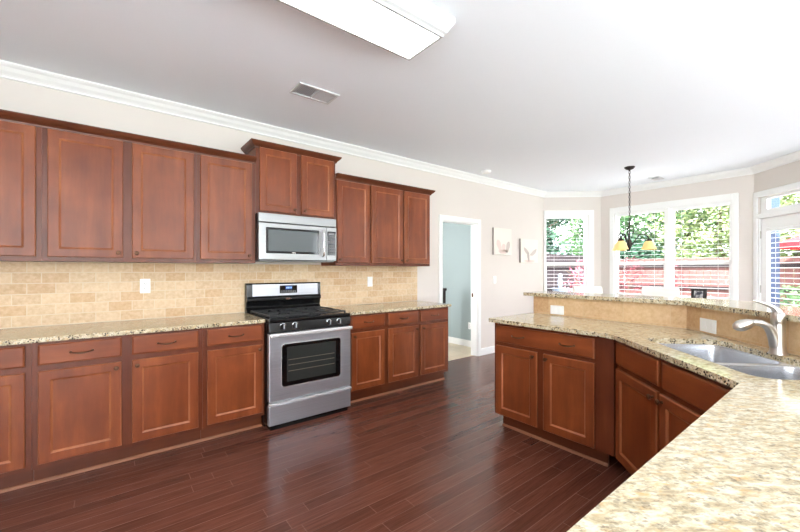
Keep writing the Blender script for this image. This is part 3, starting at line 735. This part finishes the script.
rings.append(rings[0]); mb.loft(rings, cap=False); bmesh.ops.remove_doubles(mb.bm, verts=mb.bm.verts, dist=1e-5)
mb.build('crown_frame', 'fixpaint', fl)
box('diffuser', 'diff', fx0 - cx, fx1 - cx, fy0 - cy, fy1 - cy, zd - .004, zd + .01, fl)
def register(label, x0, x1, y0, y1, group):
    e = thing('ceiling_vent', label, 'ceiling vent', ((x0 + x1) / 2, (y0 + y1) / 2, ZC - .012), 0, group); w, d = (x1 - x0) / 2, (y1 - y0) / 2; f = .022
    m = MB(); m.box(-w, w, -d, -d + f, 0, .011); m.box(-w, w, d - f, d, 0, .011); m.box(-w, -w + f, -d + f, d - f, 0, .011); m.box(w - f, w, -d + f, d - f, 0, .011); m.box(-.005, .005, -d + f, d - f, .001, .011); m.build('frame', 'vent', e, bevel=.002)
    box('duct_back', 'ventdark', -w + f, w - f, -d + f, d - f, .0095, .0115, e)
    for sg in (-1, 1):
        m = MB(); n = 10
        for i in range(n):
            x = sg * (.012 + (w - f - .016) * (i + .5) / n); a = .0035 * (-1 if sg < 0 else 1)
            m.loft([[(x - .0045 - 0, y, .002), (x + .0045, y, .0085), (x + .0052, y, .0085), (x - .0038, y, .002)] if sg < 0 else [(x + .0045, y, .002), (x - .0045, y, .0085), (x - .0052, y, .0085), (x + .0038, y, .002)] for y in (-d + f, d - f)])
        m.build('louver_bank', 'vent', e)
register('white ceiling vent between the light fixture and the wall cabinets', 1.135, 1.475, 2.665, 2.87, 'ceiling vents')
register('small ceiling vent near the bay window behind the chandelier', 6.53, 6.79, 1.98, 2.12, 'ceiling vents')
sm = MB().lathe([(.07, 0), (.07, -.012), (.06, -.026), (.045, -.034), (.0, -.036)] if False else [(.07, 0), (.07, -.012), (.06, -.026), (.045, -.034), (.004, -.036)], (0, 0, 0), 'z', 28).build('smoke_detector', 'plate', None, (4.27, 3.42, ZC - .0005), smooth=True)
tag(sm, 'round white smoke detector on the ceiling near the crown molding', 'smoke detector')

# chandelier
ch = thing('chandelier', 'dark iron three arm chandelier with amber glass shades', 'chandelier', (5.667, 2.063, 1.58))
Z = lambda z: z - 1.58
MB().lathe([(.065, Z(ZC) - .001), (.062, Z(ZC) - .012), (.045, Z(ZC) - .03), (.015, Z(ZC) - .042), (.006, Z(ZC) - .06)], n=24).build('canopy', 'iron', ch, smooth=True)
m = MB(); z = Z(ZC) - .055; i = 0
while z > Z(1.985):
    pts = []
    for k in range(13):
        a = 2 * PI * k / 12; u, w = .010 * math.cos(a), .021 * math.sin(a)
        pts.append((u, 0, z - .02 + w) if i % 2 else (0, u, z - .02 + w))
    m.tube(pts, .0032, 6); z -= .034; i += 1
m.build('chain', 'iron', ch)
MB().lathe([(.004, Z(1.985)), (.016, Z(1.975)), (.01, Z(1.96)), (.009, Z(1.92)), (.009, Z(1.75)), (.022, Z(1.735)), (.03, Z(1.70)), (.034, Z(1.665)), (.022, Z(1.63)), (.012, Z(1.61)), (.016, Z(1.60)), (.004, Z(1.582))], n=20).build('column', 'iron', ch, smooth=True)
for k in range(3):
    a = math.atan2(-.6186, .7857) + math.radians(-28) + k * 2 * PI / 3; u = Vector((math.cos(a), math.sin(a), 0)); p = lambda r, z: tuple(u * r * .86 + Vector((0, 0, Z(z))))
    path = [(.012, 1.66), (.05, 1.69), (.09, 1.745), (.13, 1.80), (.17, 1.818), (.215, 1.80), (.25, 1.765), (.262, 1.735)]
    ar = MB().tube([p(*q) for q in path], .0075, 8)
    ar.tube([p(.235, 1.782), p(.262, 1.775), p(.288, 1.788), p(.297, 1.81), p(.286, 1.828), p(.268, 1.826)], .0055, 8)
    ar.tube([p(.010, 1.95), p(.05, 1.90), p(.058, 1.85), p(.036, 1.79), p(.02, 1.75)], .0055, 8)
    ar = ar.build('arm', 'iron', ch, smooth=True)
    c = u * .225
    MB().lathe([(.012, Z(1.745)), (.030, Z(1.735)), (.038, Z(1.716)), (.034, Z(1.712))], (c.x, c.y, 0), n=18).build('socket_cup', 'iron', ar, smooth=True)
    MB().lathe([(.03, Z(1.715)), (.047, Z(1.705)), (.062, Z(1.68)), (.074, Z(1.64)), (.091, Z(1.602)), (.087, Z(1.602)), (.069, Z(1.641)), (.058, Z(1.677)), (.044, Z(1.70)), (.03, Z(1.71))], (c.x, c.y, 0), n=28, cap=False).build('glass_shade', 'bulbglass', ar, smooth=True)
    MB().lathe([(.012, Z(1.70)), (.02, Z(1.67)), (.024, Z(1.645)), (.016, Z(1.625)), (.004, Z(1.618))], (c.x, c.y, 0), n=14).build('bulb', 'bulb', ar, smooth=True)

# ------------------------------------------------------------------ wall plates
def plate(name, label, cat, loc, rotz, w, h, kind, group):
    e = thing(name, label, cat, loc, rotz, group)
    MB().box(-w / 2, w / 2, -.006, -.0005, -h / 2, h / 2).build('cover', 'plate', e, bevel=.002)
    horiz = w > h
    if kind == 'outlet':
        for s in ((-.021, .021)):
            x, z = (s, 0) if horiz else (0, s)
            f = MB().lathe([(.0165, -.006), (.0165, -.0075), (.0155, -.008)], (x, 0, z), 'y', 20).build('socket', 'plate', e)
            MB().box(x - .007, x - .0045, -.0086, -.0079, z - .004, z + .006).box(x + .0045, x + .007, -.0086, -.0079, z - .004, z + .006).box(x - .002, x + .002, -.0086, -.0079, z - .011, z - .007).build('slots', 'slot', f)
    else:
        n = 2 if (kind == 'double') else 1
        for i in range(n):
            x = (i - (n - 1) / 2) * .046
            if horiz and kind != 'double': MB().box(x - .033, x + .033, -.0085, -.006, -.0165, .0165).build('rocker', 'plate', e, bevel=.002)
            else: MB().box(x - .0165, x + .0165, -.0085, -.006, -.027, .027).build('rocker', 'plate', e, bevel=.002)
    return e
G = 'wall plates'
plate('outlet', 'white outlet on the backsplash left of the range', 'outlet', (.24, 3.7165, 1.188), 0, .072, .118, 'outlet', G)
plate('light_switch', 'white switch plate on the backsplash right of the range', 'light switch', (2.466, 3.7165, 1.18), 0, .072, .118, 'single', G)
plate('light_switch', 'wide white switch plate on the bar backsplash near its left end', 'light switch', (3.154, 1.733, .963), -PI / 2, .125, .078, 'double', G)
q = Vector((3.1625, .7865)) + Vector((-S, -S)) * .218 + Vector((-S, S)) * .0085
plate('light_switch', 'wide white switch plate on the bar backsplash behind the sink', 'light switch', (q.x, q.y, .966), -3 * PI / 4, .145, .085, 'double', G)
plate('light_switch', 'white switch plate on the cream wall below the left canvas print', 'light switch', (4.861, YW, 1.164), 0, .072, .118, 'single', G)
plate('outlet', 'white outlet low on the blue hall wall seen through the doorway', 'outlet', (4.88, 4.254, .36), -PI / 2, .072, .118, 'outlet', G)

# canvas prints
def canvas(label, x0, x1, z0, z1, blobs):
    e = thing('canvas_print', label, 'wall art', ((x0 + x1) / 2, YW, z0), 0, 'pale canvas prints'); w, h = (x1 - x0) / 2, z1 - z0
    MB().box(-w, w, -.036, -.001, 0, h).build('wrapped_edge', 'canvasedge', e)
    MB().box(-w, w, -.0375, -.0362, 0, h).build('face', 'canvas', e)
    for cx, cz, rx, rz, rot, mt in blobs:
        pts = []
        for i in range(20):
            a = 2 * PI * i / 20; u, v = rx * math.cos(a) * (1 + .15 * math.sin(3 * a)), rz * math.sin(a)
            pts.append((cx + u * math.cos(rot) - v * math.sin(rot), cz + u * math.sin(rot) + v * math.cos(rot)))
        MB().loft([[(a, -.0374, b) for a, b in pts], [(a, -.0382, b) for a, b in pts]]).build('printed_petal', mt, e)
canvas('pale canvas print nearest the doorway with pink petal shapes', 4.80, 5.26, 1.565, 1.995, [(-.10, .15, .05, .10, .5, 'petal'), (.13, .13, .045, .10, -.35, 'petal_grey'), (.01, .05, .12, .035, 0, 'petal'), (.02, .12, .05, .06, .3, 'petal')])
canvas('pale canvas print nearest the bay with grey petal shapes', 5.53, 6.05, 1.445, 1.855, [(-.10, .20, .09, .035, -.6, 'petal_grey'), (.12, .18, .11, .035, .5, 'petal_grey'), (-.04, .10, .03, .09, .2, 'petal_grey'), (.0, .03, .16, .02, 0, 'petal')])

# hall newel
nw = thing('newel_post', 'dark wooden post standing in the hall behind the doorway', 'post', (4.40, 4.45, 0))
MB().box(-.045, .045, -.045, .045, 0, .97).build('shaft', 'darkwood', nw, bevel=.004); MB().box(-.058, .058, -.058, .058, .9705, 1.015).build('cap', 'darkwood', nw, bevel=.008)

# picture frame on the sill
pf = thing('picture_frame', 'small black picture frame on the sill of the right bay window', 'picture frame', (7.003, 1.605, WZ0 + .001), -PI / 2)
def tilt(o): o.rotation_euler = (-.16, 0, 0)
m = MB(); m.box(-.095, .095, -.008, .008, 0, .025); m.box(-.095, .095, -.008, .008, .145, .17); m.box(-.095, -.06, -.008, .008, .025, .145); m.box(.05, .095, -.008, .008, .025, .145); o = m.build('border', 'frameblack', pf); tilt(o)
o = box('photo_print', 'photo', -.06, .05, -.003, .003, .025, .145, pf); tilt(o)

# dining chairs, white slipcovers
def chair(label, x, y, rz):
    e = thing('dining_chair', label, 'chair', (x, y, 0), rz, 'white slipcovered dining chairs')
    m = MB(); prof = [(.20, .42), (.20, .52), (.225, .80), (.26, 1.03), (.275, 1.055), (.315, 1.055), (.325, 1.03), (.29, .78), (.27, .42)]
    m.loft([[(x_, y_, z) for y_, z in prof] for x_ in (-.235, .235)]).build('backrest', 'fabric', e, bevel=.015, seg=3)
    MB().box(-.24, .24, -.25, .20, .40, .50).build('seat', 'fabric', e, bevel=.03, seg=3)
    MB().box(-.235, .235, -.245, .27, .06, .40).build('skirt', 'fabric', e, bevel=.01)
    for sx in (-.2, .2):
        for sy in (-.21, .235): MB().box(sx - .02, sx + .02, sy - .02, sy + .02, 0, .0595).build('leg', 'darkwood', e)
chair('white slipcovered chair back in front of the left bay window', 5.93, 2.60, math.atan2(2.60 - 2.06, 5.93 - 5.55) - PI / 2)
chair('white slipcovered chair back in front of the window behind the chandelier', 6.25, 1.95, -PI / 2 + .05)

# ------------------------------------------------------------------ outdoors
GZ = -.40
struct(box('ground', 'grass', -30, 60, -40, 40, GZ - .2, GZ))
struct(box('ground_bounce', 'paving', -14, 11.3, -16, 16, GZ + .0005, GZ + .02))  # added paving, so light bounced indoors stays neutral instead of green
def fence(label, x0, y0, x1, y1, top, mt, rz):
    p0 = Vector((x0, y0)); p1 = Vector((x1, y1)); d = p1 - p0; L = d.length
    e = thing('wooden_fence', label, 'fence', (x0, y0, GZ), math.atan2(d.y, d.x), 'garden fences'); h = top - GZ
    m = MB(); n = int(L / .145)
    for i in range(n): m.box(i * .145, i * .145 + .138, 0, .02, .04, h)
    m.build('boards', mt, e)
    for z in rz: box('rail', 'rail', 0, L, -.05, -.001, z - GZ - .04, z - GZ + .04, e)
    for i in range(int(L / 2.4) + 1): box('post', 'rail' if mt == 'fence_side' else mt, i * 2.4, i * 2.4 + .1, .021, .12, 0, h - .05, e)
fence('sunlit red brown board fence at the back of the garden', 12, 5.55, 12, -9, 1.62, 'fence', (1.42, .86, .1))
fence('shade-coloured board fence seen through the left bay window', 5.5, 5.7, 12.1, 5.7, 1.78, 'fence_side', (1.45, .8, .1))
rng = random.Random(7)
def leaves(name, mt, parent, blobs, n, size):
    V = []; F = []
    for i in range(n):
        c, r = blobs[rng.randrange(len(blobs))]
        d = Vector((rng.gauss(0, 1), rng.gauss(0, 1), rng.gauss(0, 1))).normalized() * r * rng.uniform(.62, 1.03)
        p = Vector(c) + Vector((d.x, d.y, d.z * .85))
        a = Vector((rng.gauss(0, 1), rng.gauss(0, 1), rng.gauss(0, .6))).normalized(); b = a.cross(Vector((rng.gauss(0, 1), rng.gauss(0, 1), rng.gauss(0, 1)))).normalized()
        s = size * rng.uniform(.6, 1.3); k = len(V)
        V += [p - a * s, p + b * s * .42 - a * s * .1, p + a * s, p - b * s * .42 - a * s * .1]; F.append((k, k + 1, k + 2, k + 3))
    me = bpy.data.meshes.new(name); me.from_pydata([tuple(v) for v in V], [], F); me.materials.append(M[mt])
    o = bpy.data.objects.new(name, me); C.objects.link(o); o.parent = parent; return o
def tree(label, x, y, h, r, mt, n=2600, size=.16, low=.3, nm='leafy_tree', cat='tree', group='trees beyond the fence'):
    e = thing(nm, label, cat, (x, y, GZ), 0, group)
    t = MB().tube([(0, 0, 0), (.05, .03, h * .3), (-.04, .05, h * .55), (0, 0, h * .85)], [.17, .13, .09, .03] if h > 3 else [.04, .03, .02, .01], 8)
    for k in range(7):
        a = k * 2.4; z = h * (.3 + .07 * k); t.tube([(0, 0, z), (r * .4 * math.cos(a), r * .4 * math.sin(a), z + h * .1), (r * .8 * math.cos(a), r * .8 * math.sin(a), z + h * .16)], [.05, .03, .012] if h > 3 else [.012, .01, .005], 6)
    t.build('trunk', 'bark', e, smooth=True)
    bl = []
    for k in range(16):
        a = k * 2.399; z = h * (low + (1 - low) * (k + .5) / 16); q = r * (.72 * math.sin(PI * min(1, .18 + .8 * (k + .5) / 16))) * rng.uniform(.7, 1.1)
        bl.append(((q * math.cos(a), q * math.sin(a), z - r * .1), r * rng.uniform(.38, .6)))
    leaves('foliage', mt, e, bl, int(n * 2.2), size * .6)
tree('deep green leafy tree filling the top of the left bay window', 11.9, 7.95, 5.6, 1.7, 'leaf_b', 6500, .15, .12)
tree('dense green tree further left behind the shaded fence', 9.6, 7.9, 5.2, 1.5, 'leaf_b', 5000, .15, .12)
tree('bright green tree behind the fence, left of the chandelier chain', 16.5, 6.8, 6.6, 2.3, 'leaf_a', 3200, .2, .3)
tree('tall bright tree behind the fence above the middle window', 17.0, 4.2, 7.4, 2.2, 'leaf_a', 2600, .2, .45)
tree('low blue green tree behind the fence, seen below the chandelier shades', 14.6, 5.2, 2.7, 1.3, 'leaf_b', 1800, .15, .3)
tree('pale green tree behind the fence, left in the right bay window', 15.6, 3.0, 4.9, 1.9, 'leaf_c', 4200, .13, .28)
tree('pale green tree behind the fence, right in the right bay window', 15.4, 1.2, 4.6, 1.8, 'leaf_c', 4200, .13, .28)
tree('light green tree behind the fence, seen through the patio door', 15.8, -.8, 4.6, 1.9, 'leaf_a', 2400, .18, .28)
tree('broad green tree at the right, above the red umbrella', 16.5, -3.4, 5.2, 2.3, 'leaf_c', 3600, .15, .28)
def shrub(label, x, y, h, r, mt, n, size=.06, nm='shrub'): tree(label, x, y, h, r, mt, n, size, .2, nm, 'shrub', 'garden shrubs')
shrub('burgundy leaved shrub in front of the fence behind the middle window', 10.9, 3.95, 2.0, .55, 'leaf_red', 500)
shrub('smaller burgundy shrub right of the taller burgundy one', 11.2, 3.1, 1.75, .4, 'leaf_red', 260)
shrub('pink flowering shrub against the shaded fence', 9.95, 4.88, 1.95, .4, 'leaf_pink', 330)
shrub('low green shrub in the garden outside the patio door', 9.4, .86, 1.36, .5, 'leaf_a', 900)
# neighbour's house
nh = thing('neighbor_house', 'neighboring house with grey shingle roof far behind the fence', 'house', (27, 12.5, GZ), -.35)
MB().box(-4, 4, -7, 7, 0, 2.5).build('wall', 'siding', nh)
m = MB(); b = [(-4.4, -7.4, 2.5), (4.4, -7.4, 2.5), (4.4, 7.4, 2.5), (-4.4, 7.4, 2.5)]; tp = [(-.2, -3.5, 4.1), (.2, -3.5, 4.1), (.2, 3.5, 4.1), (-.2, 3.5, 4.1)]
m.loft([b, tp]).build('roof', 'rooft', nh)
# garden ornament, umbrella, porch post
go = thing('garden_urn', 'pale stone urn on a pedestal in front of the shaded fence', 'garden urn', (9.15, 4.95, GZ))
MB().box(-.17, .17, -.17, .17, 0, .85).build('pedestal', 'stone', go, bevel=.01)
MB().lathe([(.12, .8505), (.07, .90), (.06, .96), (.16, 1.10), (.2, 1.22), (.22, 1.25), (.17, 1.25), (.1, 1.15)], n=20).build('bowl', 'stone', go, smooth=True)
MB().lathe([(.03, 1.16), (.05, 1.3), (.07, 1.42), (.045, 1.5), (.06, 1.58), (.005, 1.64)], n=14).build('finial', 'stone', go, smooth=True)
um = thing('patio_umbrella', 'red patio umbrella outside the glazed door at the right edge', 'umbrella', (10.9, .05, GZ))
MB().lathe([(.25, 0), (.25, .05), (.05, .08), (.03, .2)], n=20).build('base', 'iron', um, smooth=True)
MB().tube([(0, 0, .1), (0, 0, 2.65)], .02, 10).build('pole', 'darkwood', um)
R_ = 1.3; m = MB(); rings = []
for f_, z in ((1, 2.16), (1.0, 2.24), (.6, 2.42), (.05, 2.66)): rings.append([(R_ * f_ * math.cos(k * PI / 4), R_ * f_ * math.sin(k * PI / 4), z) for k in range(8)])
m.loft(rings, cap=False); m.build('canopy', 'redcloth', um, solid=.004)
